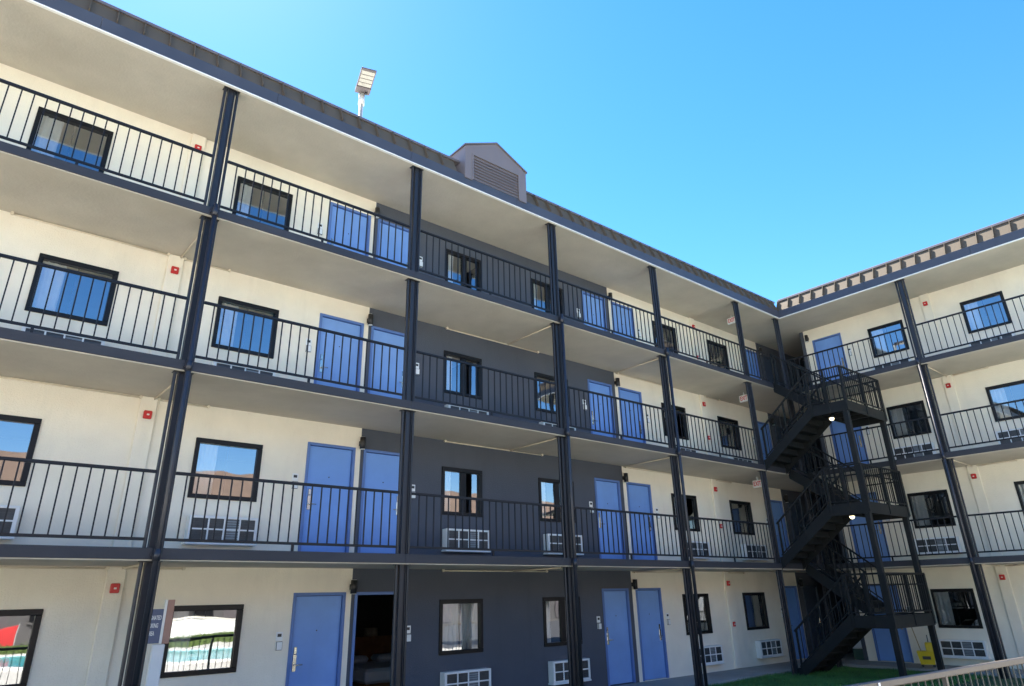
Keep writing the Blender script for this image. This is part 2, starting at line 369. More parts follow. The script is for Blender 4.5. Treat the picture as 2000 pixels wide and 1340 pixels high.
def downpipe(parent, a, o, ztop, zbot):
    b = MB().tube([(a, o, zbot), (a, o, ztop)], 0.040, PIPE, 14)
    for z in [v for f in (1, 2, 3) for v in (ZF[f]-0.07,)]:
        b.tube([(a, o, z-0.09), (a, o, z+0.07)], 0.052, PIPE, 14)
        b.box(a-0.07, a+0.07, o+0.03, o+0.055, z-0.02, z+0.01, PIPE)
    return b.build('downpipe', None, parent)

def slab(parent, f, a0, a1, depth, edge0, edge1, cols, lip=True):
    """walkway slab at level f (top = ZF[f]) with edge fascia boards between joints"""
    zb, zt = ZS[f-1], ZF[f]
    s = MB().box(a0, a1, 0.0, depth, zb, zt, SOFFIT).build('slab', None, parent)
    js = [edge0]+[c for c in cols if edge0+0.2 < c < edge1-0.2]+[edge1]
    for p, q in zip(js, js[1:]):
        MB().box(p+0.0015, q-0.0015, -0.016, -0.001, zb+0.016, zt+0.018, SLABEDGE, 0.003).build('fascia', None, s)
    box('floor_topping', a0, a1, 0.0, min(depth, D+0.02), zt+0.0005, zt+0.012, CONC, s)
    return s

def roof_edge(parent, a0, a1, e0, e1, depth, zoff, skip=None, mitre=0.0):
    """flat roof with standing-seam mansard apron, gutter fascia and coping"""
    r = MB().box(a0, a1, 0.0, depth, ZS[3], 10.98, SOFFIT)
    r.box(a0, a1, 0.45, depth, 10.98, 11.38+zoff, ROOFTOP)
    r = r.build('roof', None, parent)
    n = max(1, int(round((e1-e0)/3.1)))
    for i in range(n):
        p, q = e0+(e1-e0)*i/n, e0+(e1-e0)*(i+1)/n
        b = MB().box(p+0.002, q-0.002, -0.035, -0.002, ZS[3]+0.012, 11.05+zoff, FASCIA, 0.004)
        b.build('gutter_fascia', None, r)
    MB().box(e0, e1, -0.042, 0.02, ZS[3]-0.014, ZS[3]+0.011, WHITETRIM, 0.003).build('drip_trim', None, r)
    MB().box(e0, e1, 0.022, 0.13, ZS[3]-0.008, ZS[3]-0.0005, SOFFIT).build('soffit_trim', None, r)
    # apron panels
    y0, z0, y1, z1 = -0.01, 11.06+zoff, 0.18, 11.50+zoff
    k = int((e1-e0+mitre)/0.415)
    pm = MB().prism([(0.002, y0, z0), (0.413, y0, z0), (0.413, y1, z1), (0.002, y1, z1)], (0, 0.02, 0.0), ROOFM).mesh('roof_panel')
    nv = Vector((0, -(z1-z0), (y1-y0))).normalized()
    h = 0.07
    sm = MB(); p0, p1 = Vector((0, y0, z0)), Vector((0, y0+(y1-y0)*0.86, z0+(z1-z0)*0.86))
    sm.prism([p0+Vector((-0.007, 0, 0)), p0+Vector((0.007, 0, 0)), p1+Vector((0.007, 0, 0)), p1+Vector((-0.007, 0, 0))], nv*h, ROOFM)
    sm = sm.mesh('roof_seam')
    for i in range(k+1):
        a = e0+i*0.415
        if skip and skip[0]-0.3 < a < skip[1]-0.12: continue
        if a+0.415 <= e1+mitre+0.05: link('roof_panel', pm, r, (a, 0, 0))
        if not (skip and skip[0] < a < skip[1]) and a < e1-0.05: link('roof_seam', sm, r, (a, 0, 0))
    segs = [(e0, e1+mitre)] if not skip else [(e0, skip[0]), (skip[1], e1+mitre)]
    for p, q in segs:
        b = MB().prism([(p, 0.125, 11.455+zoff), (p, 0.135, 11.52+zoff), (p, 0.20, 11.555+zoff), (p, 0.55, 11.555+zoff), (p, 0.55, 11.455+zoff)], (q-p, 0, 0), COPING); b.build('coping', None, r)
    return r

def pilaster(parent, a0, a1, f, o):
    return box('pilaster', a0, a1, o-0.055, o+0.0, ZF[f]+0.012, ZS[f]-0.0005, CREAM, parent, 0.01)

def conduit_run(parent, f, a0, a1, o, diag=None):
    z = ZS[f]-0.03; b = MB().tube([(a0, o-0.03, z), (a1, o-0.03, z)], 0.014, CONDUIT, 8)
    for a in (a0, a1): b.tube([(a, o-0.075, z+0.004), (a, o-0.03, z+0.004)], 0.028, CONDUIT, 10)
    if diag is not None: b.tube([(diag, o-0.035, z+0.005), (diag+0.02, 0.24, z+0.012)], 0.016, CONDUIT, 8)
    return b.build('conduit', None, parent)

def room_plate(parent, a, f, o):
    z = ZF[f]+1.40
    b = MB().box(a-0.06, a+0.06, o-0.012, o-0.0005, z, z+0.14, WHITE, 0.004); b.box(a-0.035, a+0.035, o-0.016, o-0.011, z+0.06, z+0.11, BLACK)
    b.box(a-0.055, a+0.055, o-0.05, o-0.0005, z-0.15, z-0.012, BLACK, 0.008)
    return b.build('room_plate', None, parent)

# ------------------------------------------------------------------ left wing
LW = empty('motel_wing', (0, 0, 0), 0, 'long four-storey motel wing with grey centre bays and louvred roof vent', 'building')
colsA = [-8.08, -4.04, 0.0, 4.05, 8.09, 12.10, 16.33]
WINS = [(-2.11, -0.92), (0.81, 2.0), (6.05, 7.17), (8.93, 10.13), (14.17, 15.35), (17.12, 18.30)]
DOORS = [(2.88, 3.91, True), (4.10, 5.12, False), (10.94, 11.93, True), (12.22, 13.24, False), (19.38, 20.33, True), (20.72, 21.70, False)]
styles = {0: ['left', 'left', 'full', 'split', 'none', 'none'], 1: ['none', 'left', 'split', 'split', 'split', 'none'],
          2: ['left', 'left', 'split', 'none', 'none', 'none'], 3: ['left', 'narrow', 'split', 'split', 'none', 'none']}
G0, G1, G2 = 4.03, 12.085, 20.40
for f in range(4):
    z0, z1 = ZF[f], ZS[f]+0.004
    wins = [list(w_) for w_ in WINS]
    if f in (1, 3): wins[0] = [-2.70, -1.51]
    holes = [(a, b, ZF[f]+0.965, ZF[f]+2.0) for a, b in wins]+[(a, b, ZF[f]+0.012, ZF[f]+2.17) for a, b, h in DOORS]
    for (a0, a1, mt) in ((-8.3, G0, CREAM), (G0, G1, GREY), (G1, G2, CREAM), (G2, 26.0, GREY)):
        wall_part(LW, 'wall', a0, a1, z0, z1, D, 0.16, holes, mt)
    for (a, b), st in zip(wins, styles[f]): window(LW, a, b, ZF[f]+0.965, ZF[f]+2.0, D, st)
    for i, (a, b, hr) in enumerate(DOORS):
        leaf = not (f == 0 and i == 1)
        d = door(LW, a, b, ZF[f]+0.012, ZF[f]+2.17, D, hr, DOORS_M[(f*2+i*3+(i//2)) % 3] if i < 5 else DGREYDOOR, DFRAME if i < 5 else DGREYDOOR, leaf)
        if not leaf: d['label'] = 'open doorway with blue frame showing the dark room'
        if i < 5: room_plate(LW, (a-0.19) if hr else (b+0.19), f, D)
    pilaster(LW, -0.19, 0.08, f, D); pilaster(LW, 16.22, 16.47, f, D)
    if f < 3:
        conduit_run(LW, f, -2.62, -0.2, D, None); conduit_run(LW, f, 0.09, 0.92, D, 0.09 - 0.07)
        conduit_run(LW, f, 6.1, 9.05, D, 8.02); conduit_run(LW, f, 12.2, 14.6, D, 12.12); conduit_run(LW, f, 16.5, 17.3, D, None)
    # interior: partitions, back wall
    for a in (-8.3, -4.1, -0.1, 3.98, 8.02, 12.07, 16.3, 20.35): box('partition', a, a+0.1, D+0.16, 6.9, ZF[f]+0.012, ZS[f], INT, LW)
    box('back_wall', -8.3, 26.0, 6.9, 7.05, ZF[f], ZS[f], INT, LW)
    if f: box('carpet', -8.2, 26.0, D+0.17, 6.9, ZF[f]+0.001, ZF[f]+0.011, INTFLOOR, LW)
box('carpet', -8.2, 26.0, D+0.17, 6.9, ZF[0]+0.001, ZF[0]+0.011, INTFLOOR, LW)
box('end_wall', -8.45, -8.3, D, 7.05, -0.3, 10.78, CREAM, LW)
box('end_wall', 26.0, 26.15, 0.0, 7.05, -0.3, 10.78, GREY, LW)
for f in (1, 2, 3): slab(LW, f, -8.3, 26.0, 6.9, -8.3, X1, colsA)
roof_edge(LW, -8.3, 26.0, -8.3+0.08, X1, 7.05, 0.0, skip=(5.22, 7.17), mitre=0.18)
for f in range(4):
    base = ZF[f]+0.012 if f else -0.12
    for a in colsA+[18.80]:
        column(LW, a, 0.115, base, ZS[f])
    if f:
        for p, q in zip(colsA, colsA[1:]): railing(LW, p+0.135, q-0.135, 0.08, ZF[f]+0.012)
        if f == 3: railing(LW, 16.33+0.135, 17.62, 0.08, ZF[f]+0.012, legs=0)
for a in (0.0, 8.09, 12.10): downpipe(LW, a+0.03, -0.072, ZF[3]+0.06, -0.12)

# dormer vent on the roof edge
dv = MB(); x0, x1, zb, ze, zp, yf = 5.25, 7.14, 11.09, 11.86, 12.32, -0.06; xm = (x0+x1)/2
ox0, ox1, oz0, oz1 = 5.47, 6.90, 11.0, 11.70
dv.box(x0, ox0, yf, 0.0, 10.98, oz1, VENTM); dv.box(ox1, x1, yf, 0.0, 10.98, oz1, VENTM)
dv.prism([(x0, yf, oz1), (x1, yf, oz1), (x1, yf, ze), (xm, yf, zp), (x0, yf, ze)], (0, 0.06, 0), VENTM)
dv.box(x0, x0+0.05, 0.0, 0.62, 10.98, ze, VENTM); dv.box(x1-0.05, x1, 0.0, 0.62, 10.98, ze, VENTM)
dv.prism([(x0, 0.62, 11.0), (x1, 0.62, 11.0), (x1, 0.62, ze), (xm, 0.62, zp), (x0, 0.62, ze)], (0, 0.05, 0), VENTM)
for sx in (-1, 1):
    xe = x0-0.03 if sx < 0 else x1+0.03
    dv.prism([(xe, yf-0.03, ze-0.005), (xe, yf-0.03, ze+0.035), (xm, yf-0.03, zp+0.04), (xm, yf-0.03, zp+0.0)], (0, 0.74, 0), COPING)
dv.box(ox0-0.02, ox0+0.02, yf-0.014, yf-0.001, oz0, oz1+0.02, VENTM); dv.box(ox1-0.02, ox1+0.02, yf-0.014, yf-0.001, oz0, oz1+0.02, VENTM)
dv.box(ox0, ox1, 0.03, 0.05, 10.98, oz1, BLACK)
dvo = dv.build('dormer_vent', None, LW); dvo['label'] = 'gabled mauve-grey louvred vent rising above the roof edge'
nl = 8; lm = MB().box(-(ox1-ox0)/2, (ox1-ox0)/2, -0.007, 0.007, -0.055, 0.055, VENTM).mesh('louvre')
for i in range(nl):
    l = link('louvre', lm, dvo, ((ox0+ox1)/2, -0.025, oz0+0.04+(oz1-oz0-0.04)*(i+0.5)/nl)); l.rotation_euler = (R(-24), 0, 0)

# ------------------------------------------------------------------ right wing (local a runs along -y)
RWg = empty('motel_wing', (X1, 0, 0), R(-90), 'shorter four-storey cream motel wing on the right behind the outdoor stair', 'building')
colsR = [3.97, 8.0]
RW_WINS = [(2.05, 3.17), (4.88, 6.02)]
for f in range(4):
    holes = [(a, b, ZF[f]+0.965, ZF[f]+2.0) for a, b in RW_WINS]+[(0.11, 1.14, ZF[f]+0.012, ZF[f]+2.17)]
    wall_part(RWg, 'wall', -0.17, 9.0, ZF[f], ZS[f]+0.004, D2, 0.16, holes, CREAM)
    for (a, b), st in zip(RW_WINS, ('left', 'left')): window(RWg, a, b, ZF[f]+0.965, ZF[f]+2.0, D2, st)
    door(RWg, 0.11, 1.14, ZF[f]+0.012, ZF[f]+2.17, D2, False, DOORS_M[f % 3])
    room_plate(RWg, 1.32, f, D2); pilaster(RWg, 3.85, 4.12, f, D2)
    if f < 3: conduit_run(RWg, f, 4.14, 5.1, D2, 4.0)
    for a in (1.6, 4.0, 8.9): box('partition', a, a+0.1, D2+0.16, 7.0, ZF[f]+0.012, ZS[f], INT, RWg)
    box('back_wall', -0.17, 9.0, 7.0, 7.12, ZF[f], ZS[f], INT, RWg)
    box('end_wall', -0.30, -0.172, D2, 7.12, ZF[f]+0.02, ZS[f]-0.002, GREY if f else GREY, RWg)
    if f: slab(RWg, f, 0.003, 9.0, 7.0, 0.02, 9.0, colsR)
    base = ZF[f]+0.012 if f else -0.12
    for a in colsR: column(RWg, a, 0.115, base, ZS[f])
    if f:
        railing(RWg, 0.06, colsR[0]-0.135, 0.08, ZF[f]+0.012); railing(RWg, colsR[0]+0.135, colsR[1]-0.135, 0.08, ZF[f]+0.012)
box('end_wall', 9.0, 9.15, D2, 7.12, -0.3, 10.78, CREAM, RWg)
roof_edge(RWg, 0.003, 9.15, 0.003, 9.0, 7.05, 0.004, mitre=0.0)
downpipe(RWg, 3.97-0.02, -0.06, ZF[3]+0.06, -0.12)

# ------------------------------------------------------------------ outdoor stair
ST = empty('outdoor_staircase', (16.35, 0, -0.12), 0, 'dark steel switchback staircase in the inner corner of the motel', 'staircase')
SX0, SX1, SX2, SX3 = 0.0, 1.15, 1.30, 2.45; YL, YO = -1.70, -2.72; Z0 = 0.12
def slope_rail(name, x, y0, z0, y1, z1, n, z_off=0.95, parent=None):
    """raked rail in the y-z plane with vertical balusters"""
    b = MB(); L = math.hypot(y1-y0, z1-z0); ang = math.atan2(z1-z0, y1-y0)
    for zo, hh, ww in ((z_off, 0.045, 0.045), (0.10, 0.03, 0.03)):
        c = Vector((x, (y0+y1)/2, (z0+z1)/2+zo)); b.box(x-ww/2, x+ww/2, c.y-L/2, c.y+L/2, c.z-hh/2, c.z+hh/2, STAIR, 0.004, Matrix.Rotation(ang, 3, 'X'), c)
    for t in (0.03, 0.5, 0.97): 
        yy, zz = y0+(y1-y0)*t, z0+(z1-z0)*t
        b.box(x-0.022, x+0.022, yy-0.022, yy+0.022, zz-0.25, zz+z_off+0.02, STAIR)
    r = b.build(name, None, parent); me = boxmesh(0.019, 0.019, z_off-0.1, STAIR)
    for i in range(n):
        t = (i+1)/(n+1); link('baluster', me, r, (x, y0+(y1-y0)*t, z0+(z1-z0)*t+0.10+(z_off-0.1)/2))
    return r
def flat_rail(x0, y0, x1, y1, z, n, parent):
    b = MB(); dx, dy = abs(x1-x0), abs(y1-y0)
    for zo, h in ((1.02, 0.045), (0.10, 0.03)):
        b.box(min(x0, x1)-0.02, max(x0, x1)+0.02, min(y0, y1)-0.02, max(y0, y1)+0.02, z+zo-h, z+zo, STAIR, 0.004)
    b.box(min(x0, x1)-0.012+(0.03 if dx < .01 else 0), max(x0, x1)+0.012+(0.03 if dx < .01 else 0), min(y0, y1)-0.012+(0.03 if dy < .01 else 0), max(y0, y1)+0.012+(0.03 if dy < .01 else 0), z+0.72, z+0.755, STAIR)
    for t in (0, 0.5, 1):
        xx, yy = x0+(x1-x0)*t, y0+(y1-y0)*t; b.box(xx-0.025, xx+0.025, yy-0.025, yy+0.025, z-0.24, z+1.0, STAIR)
    r = b.build('railing', None, parent); me = boxmesh(0.019, 0.019, 0.88, STAIR)
    for i in range(n):
        t = (i+1)/(n+1)
        if abs(t-0.5) < 0.02: continue
        link('baluster', me, r, (x0+(x1-x0)*t, y0+(y1-y0)*t, z+0.54))
    return r
def flight(xa, xb, y0, z0, y1, z1, parent):
    n = 8; rise = (z1-z0)/n; run = (y1-y0)/(n-1); b = MB(); sg = 1 if y1 > y0 else -1
    for x in (xa, xb):
        xx0, xx1 = (x, x+0.012) if x == xa else (x-0.012, x)
        b.prism([(xx0, y0, z0+0.12), (xx0, y0, z0-0.16), (xx0, y1, z1-0.28), (xx0, y1, z1+0.05)], (xx1-xx0, 0, 0), STAIR)
        d = 1 if x == xa else -1   # flange lips of the channel
        b.prism([(x, y0, z0+0.12), (x, y0, z0+0.135), (x, y1, z1+0.065), (x, y1, z1+0.05)], (d*0.05, 0, 0), STAIR)
        if x == xa: fl = b.build('flight', None, parent); b = MB()
        else: b.build('stringer', None, fl)
    w_ = xb-xa-0.03
    tm = MB().box(-w_/2, w_/2, -0.005, abs(run)+0.02, -0.03, 0.0, STAIR, 0.003); tm.box(-w_/2, w_/2, -0.012, -0.002, -rise+0.002, -0.005, STAIR); tm = tm.mesh('step')
    for i in range(n-1):
        o = link('step', tm, fl, ((xa+xb)/2, y0+run*i, z0+rise*(i+1)))
        if sg < 0: o.rotation_euler = (0, 0, math.pi)
    return fl
for k in range(3):
    za = (ZF[k] if k else -0.10)+Z0; zc = ZF[k+1]+0.012+Z0; zm = (ZF[k]+ZF[k+1])/2+0.03+Z0
    flight(SX0, SX1, 0.0 if k else 0.02, za, YL, zm, ST); flight(SX2, SX3, YL, zm, 0.0, zc, ST)
    b = MB().box(SX0+0.012, SX3-0.012, YO+0.012, YL, zm-0.04, zm-0.012, STAIR)
    b.box(SX0-0.005, SX0+0.012, YO, YL+0.02, zm-0.27, zm+0.02, STAIR); b.box(SX3-0.012, SX3+0.005, YO, YL+0.02, zm-0.27, zm+0.02, STAIR)
    b.box(SX0-0.005, SX3+0.005, YO-0.005, YO+0.012, zm-0.272, zm+0.018, STAIR); b.box(SX0+0.012, SX3-0.012, YL-0.012, YL, zm-0.20, zm-0.041, STAIR)
    for x in (0.6, 1.22, 1.85): b.box(x-0.03, x+0.03, YO+0.012, YL-0.012, zm-0.16, zm-0.041, STAIR)
    b.build('landing', None, ST)
    flat_rail(SX0, YL-0.03, SX0, YO, zm, 6, ST); flat_rail(SX0+0.05, YO, SX3-0.05, YO, zm, 17, ST); flat_rail(SX3, YO, SX3, YL, zm, 6, ST)
    slope_rail('railing', SX0+0.01, -0.06, za+0.12, YL, zm+0.05, 9, parent=ST); slope_rail('railing', SX1-0.01, -0.06, za+0.12, YL, zm+0.05, 9, parent=ST)
    slope_rail('railing', SX2+0.01, YL, zm+0.10, -0.04, zc+0.08, 9, parent=ST); slope_rail('railing', SX3-0.01, YL, zm+0.10, -0.04, zc+0.08, 9, parent=ST)
for x in (SX0+0.075, SX3-0.075):
    box('post', x-0.07, x+0.07, YO+0.02, YO+0.16, 0.0, (ZF[2]+ZF[3])/2-0.23+Z0, STAIR, ST, 0.01)

# lit bulkhead lamps under the landings
for k, fl_ in ((2, 'upper'), (1, 'middle')):
    zm = (ZF[k]+ZF[k+1])/2+0.03
    e = empty('landing_lamp', (17.05, -1.92, zm-0.05), 0, 'lit round lamp under the %s stair landing' % fl_, 'lamp', 'lamps under the stair landings')
    MB().tube([(0, 0, 0), (0, 0, -0.14), (0, 0, -0.20)], [0.05, 0.06, 0.10], BLACK, 16).build('lamp_base', None, e)
    bm = bmesh.new(); bmesh.ops.create_uvsphere(bm, u_segments=16, v_segments=10, radius=0.065); me = bpy.data.meshes.new('lamp_globe'); bm.to_mesh(me); bm.free(); me.materials.append(BULB)
    for p in me.polygons: p.use_smooth = True
    link('lamp_globe', me, e, (0, 0, -0.21))

# ------------------------------------------------------------------ air conditioners
def make_ac(wd):
    ht = 0.43; b = MB().box(-wd/2, wd/2, -0.16, 0.0, 0, ht, WHITE, 0.008)
    t = 0.05; body = b
    body.box(-wd/2-0.02, wd/2+0.02, -0.19, 0.0, -0.035, -0.002, WHITE, 0.005)
    g = MB().box(-wd/2+t, wd/2-t, -0.166, -0.161, t*0.8, ht-t*0.8, GRILLE)
    # cells: slats inside each of 4x2 cells
    gp = MB()
    cw = (wd-2*t)/4
    for i in range(4):
        if i in (1, 2): gp.box(-wd/2+t+cw*i+0.012, -wd/2+t+cw*(i+1)-0.012, -0.1685, -0.1665, t*0.8+0.01, ht-t*0.8-0.01, GREYPANEL if i == 2 else GRILLE)
        for k in range(9):
            z = t*0.8+(ht-1.6*t)*(k+0.5)/9; gp.box(-wd/2+t+cw*i+0.01, -wd/2+t+cw*(i+1)-0.01, -0.176, -0.170, z-0.005, z+0.005, GRILLE)
    fr = MB(); y0, y1 = -0.185, -0.1605
    fr.box(-wd/2, wd/2, y0, y1, ht-t*0.8, ht, WHITE, 0.004); fr.box(-wd/2, wd/2, y0, y1, 0, t*0.8, WHITE, 0.004)
    fr.box(-wd/2, -wd/2+t, y0+.001, y1, t*0.8, ht-t*0.8, WHITE); fr.box(wd/2-t, wd/2, y0+.001, y1, t*0.8, ht-t*0.8, WHITE)
    for i in (1, 2, 3): fr.box(-wd/2+t+cw*i-0.013, -wd/2+t+cw*i+0.013, y0+.002, y1, t*0.8, ht-t*0.8, WHITE)
    fr.box(-wd/2+t, wd/2-t, y0+.003, y1, ht/2-0.012, ht/2+0.012, WHITE)
    return [('sleeve', body.mesh('sleeve')), ('grille_back', g.mesh('grille_back')), ('grille_slats', gp.mesh('grille_slats')), ('grille_frame', fr.mesh('grille_frame'))]
ACM = make_ac(1.16)
AC_L = [(-1.5, 'at the left edge of the view'), (1.44, 'left of the first pair of blue doors'), (6.67, 'under the left window of the grey bays'),
        (9.6, 'under the right window of the grey bays'), (14.9, 'under the window right of the grey bays'), (18.0, 'under the window beside the stair')]
AC_R = [(2.58, 'behind the stair on the right wing'), (5.42, 'under the rightmost window of the right wing')]
def place_ac(x, y, f, rz, desc):
    e = empty('air_conditioner', (x, y, ZF[f]+0.235), rz, 'white %s air conditioner %s' % (FLOORW[f], desc), 'air conditioner', 'wall air conditioners')
    for n, me in ACM: link(n, me, e)
for f in range(4):
    for a, dsc in AC_L: 
        if f == 3: continue          # hidden behind the slab edge in the photograph
        if f == 1 and a < 0: a = -2.1
        place_ac(a, D, f, 0, dsc)
    for a, dsc in AC_R: place_ac(X1+D2, -a, f, R(-90), dsc)

# ------------------------------------------------------------------ fire alarms, pull stations, wall lamps, exit signs
al = MB().box(-0.065, 0.065, -0.05, 0, -0.07, 0.07, RED, 0.012).mesh('alarm_body'); le = MB().box(-0.02, 0.02, -0.062, -0.0505, -0.015, 0.012, WHITE, 0.004).mesh('strobe_lens')
def alarm(x, y, z, rz, lab):
    e = empty('fire_alarm', (x, y, z), rz, lab, 'fire alarm', 'red fire alarm strobes'); link('alarm_body', al, e); link('strobe_lens', le, e)
for f in range(4):
    alarm(-0.05, D-0.055, ZF[f]+2.27, 0, 'red %s fire alarm on the left pilaster' % FLOORW[f])
    alarm(16.35, D-0.055, ZF[f]+2.27, 0, 'red %s fire alarm between the two windows left of the stair' % FLOORW[f])
    alarm(X1+D2-0.055, -3.98, ZF[f]+2.27, R(-90), 'red %s fire alarm on the right wing pilaster' % FLOORW[f])
pl = MB().box(-0.05, 0.05, -0.045, 0, -0.065, 0.065, RED, 0.01).mesh('pull_body'); pb = MB().box(-0.03, 0.03, -0.056, -0.0455, -0.01, 0.012, WHITE, 0.003).mesh('pull_bar')
for f in range(4):
    e = empty('fire_pull_station', (16.37, D-0.055, ZF[f]+1.16), 0, 'small red %s fire pull station below the alarm left of the stair' % FLOORW[f], 'pull station', 'fire pull stations')
    link('pull_body', pl, e); link('pull_bar', pb, e)
lb = MB().tube([(0, -0.10, -0.12), (0, -0.10, 0.12)], 0.058, BLACK, 16); lb = lb.mesh('lamp_body'); lk = MB().box(-0.04, 0.04, -0.06, 0, -0.05, 0.05, BLACK, 0.005).mesh('lamp_bracket')
lr = MB().tube([(0, -0.10, -0.127), (0, -0.10, -0.1205)], 0.05, WHITE, 16); lr.tube([(0, -0.10, 0.1205), (0, -0.10, 0.127)], 0.05, WHITE, 16); lr = lr.mesh('lamp_lens')
def wlamp(x, y, z, rz, lab):
    e = empty('wall_lamp', (x, y, z), rz, lab, 'wall lamp', 'black wall lamps between the doors')
    link('lamp_body', lb, e); link('lamp_bracket', lk, e); link('lamp_lens', lr, e)
for f in range(4):
    wlamp(4.02, D, ZF[f]+2.26, 0, 'black %s wall lamp above the left pair of doors' % FLOORW[f])
    wlamp(12.12, D, ZF[f]+2.26, 0, 'black %s wall lamp above the right pair of doors' % FLOORW[f])
    wlamp(X1+D2, 0.03, ZF[f]+2.28, R(-90), 'black %s wall lamp at the dark corner passage' % FLOORW[f])
    wlamp(20.52, D, ZF[f]+2.26, 0, 'black %s wall lamp inside the dark corner passage' % FLOORW[f])
EXIT = text_mesh('EXIT', 0.19, RED)
for f in (1, 2, 3):
    e = empty('exit_sign', (17.2, 0.82, ZS[f]), 0, 'white and red EXIT sign under the %s walkway ceiling' % FLOORW[f], 'exit sign', 'EXIT signs by the stair')
    MB().box(-0.03, 0.03, -0.16, 0.16, -0.32, -0.10, WHITE, 0.006).build('sign_box', None, e); MB().tube([(0, 0, -0.10), (0, 0, -0.002)], 0.015, WHITE, 8).build('sign_stem', None, e)
    for sgn in (-1, 1):
        t = link('lettering', EXIT, e, (sgn*0.0325, 0, -0.21)); t.rotation_euler = (R(90), 0, R(90*sgn)); t.scale = (0.66, 1, 1)

# ------------------------------------------------------------------ roof flood lamp
rl = empty('area_light', (3.97, 3.0, 11.38), 0, 'grey LED area light on a pole above the roof', 'street lamp')
MB().tube([(0, 0, 0), (0, 0, 3.15)], [0.065, 0.055], GALV, 16).build('pole', None, rl)
MB().tube([(0, 0, 3.02), (0, 0, 3.40)], 0.085, GALV, 16).build('slip_fitter', None, rl)

hb = MB(); hb.box(-0.20, 0.20, -0.95, -0.27, 0.03, 0.10, BRONZE, 0.015); hb.box(-0.20, 0.20, -0.27, 0.0, 0.005, 0.13, BRONZE, 0.015); hb.box(-0.08, 0.08, -0.06, 0.10, -0.02, 0.05, BRONZE, 0.01)
for i in range(5): hb.box(-0.18+0.085*i, -0.17+0.085*i, -0.9, -0.3, 0.10, 0.135, BRONZE)
hd = hb.build('lamp_head', None, rl, (0, 0, 3.38), R(-17))
lens = MB().box(-0.17, 0.17, -0.065, 0.065, -0.012, 0.0, LEDLENS, 0.005).mesh('led_module')
for i in range(4): link('led_module', lens, hd, (0, -0.37-0.155*i, 0.03))
MB().tube([(0.1, -0.1, 0.004), (0.1, -0.1, -0.05)], 0.035, BLACK, 12).build('light_sensor', None, hd)

# ------------------------------------------------------------------ smoking-area sign
sg = empty('smoking_area_sign', (0.555, 1.0, -0.04), R(-8), 'white and brown post with slate designated smoking area sign', 'sign')
MB().box(-0.13, 0.04, -0.06, 0.06, 0, 1.49, WHITE, 0.012).build('post', None, sg)
MB().box(-0.012, 0.085, -0.06, 0.06, 1.495, 2.09, SIGNBROWN, 0.004).build('sign_box', None, sg)
MB().box(-0.05, -0.013, -0.07, 0.05, 1.495, 2.09, WHITETRIM, 0.004).build('corner_trim', None, sg)
sp = MB().box(-0.31, -0.051, -0.068, -0.04, 1.505, 1.965, SIGNBLUE, 0.004).build('sign_plate', None, sg)
for i, tx in enumerate(('DESIGNATED', 'SMOKING', 'AREA')):
    t = link('lettering', text_mesh(tx, 0.066, WHITETRIM), sp, (-0.178, -0.0695, 1.845-0.105*i)); t.rotation_euler = (R(90), 0, 0); t.scale = (0.56, 1.25, 1)

# ------------------------------------------------------------------ bed and lamp seen through the open doorway
bd = empty('bed', (6.6, 5.0, ZF[0]+0.012), 0, 'white made bed seen through the open ground-floor doorway', 'bed')
MB().box(-0.95, 0.95, -0.9, 0.9, 0.12, 0.30, WOODD, 0.01).build('bed_base', None, bd); MB().box(-0.95, 0.95, -0.92, 0.92, 0.305, 0.60, BEDW, 0.06).build('mattress', None, bd)
MB().box(-1.0, 1.0, 1.0, 1.08, 0, 1.15, WOODD, 0.01).build('headboard', None, bd)
for x in (-0.45, 0.45): MB().box(x-0.33, x+0.33, 0.45, 0.9, 0.605, 0.76, BEDW, 0.06).build('pillow', None, bd)
nl_ = empty('bedside_lamp', (7.0, 6.4, ZF[0]+0.72), 0, 'pale drum-shade lamp in the dark room behind the open doorway', 'lamp')
MB().tube([(0, 0, 0), (0, 0, 0.05), (0, 0, 0.30)], [0.10, 0.05, 0.03], WOODD, 14).build('lamp_base', None, nl_); MB().tube([(0, 0, 0.28), (0, 0, 0.62)], [0.20, 0.17], SHADE, 20).build('lamp_shade', None, nl_)
nst = empty('nightstand', (7.15, 6.42, ZF[0]+0.012), 0, 'dark wooden nightstand under the lamp in the open room', 'nightstand')
MB().box(-0.3, 0.3, -0.25, 0.25, 0.0, 0.70, WOODD, 0.01).build('cabinet', None, nst)
for z in (0.12, 0.42): MB().box(-0.27, 0.27, -0.268, -0.251, z, z+0.24, WOODD, 0.005).build('drawer', None, nst)

# ------------------------------------------------------------------ mop bucket and mop, bin
bk = empty('mop_bucket', (20.0, -1.84, -0.04), R(-70), 'yellow mop bucket with wringer below the stair landing', 'mop bucket')
b = MB(); n0 = [(-0.17, -0.15), (0.17, -0.15), (0.17, 0.15), (-0.17, 0.15)]; n1 = [(-0.22, -0.19), (0.22, -0.19), (0.22, 0.19), (-0.22, 0.19)]
k = b.mi(YELLOW); lo = [b.bm.verts.new((x, y, 0.07)) for x, y in n0]; hi = [b.bm.verts.new((x, y, 0.40)) for x, y in n1]; il = [b.bm.verts.new((x*0.93, y*0.93, 0.40)) for x, y in n1]; ib = [b.bm.verts.new((x*0.9, y*0.9, 0.09)) for x, y in n0]
b.bm.faces.new(lo[::-1]); b.bm.faces.new(ib)
for i in range(4):
    j = (i+1) % 4
    b.bm.faces.new((lo[i], lo[j], hi[j], hi[i])); b.bm.faces.new((hi[i], hi[j], il[j], il[i])); b.bm.faces.new((il[i], il[j], ib[j], ib[i]))
b.build('bucket', None, bk)
MB().box(0.02, 0.20, -0.16, 0.16, 0.36, 0.62, YELLOW, 0.02).build('wringer', None, bk)
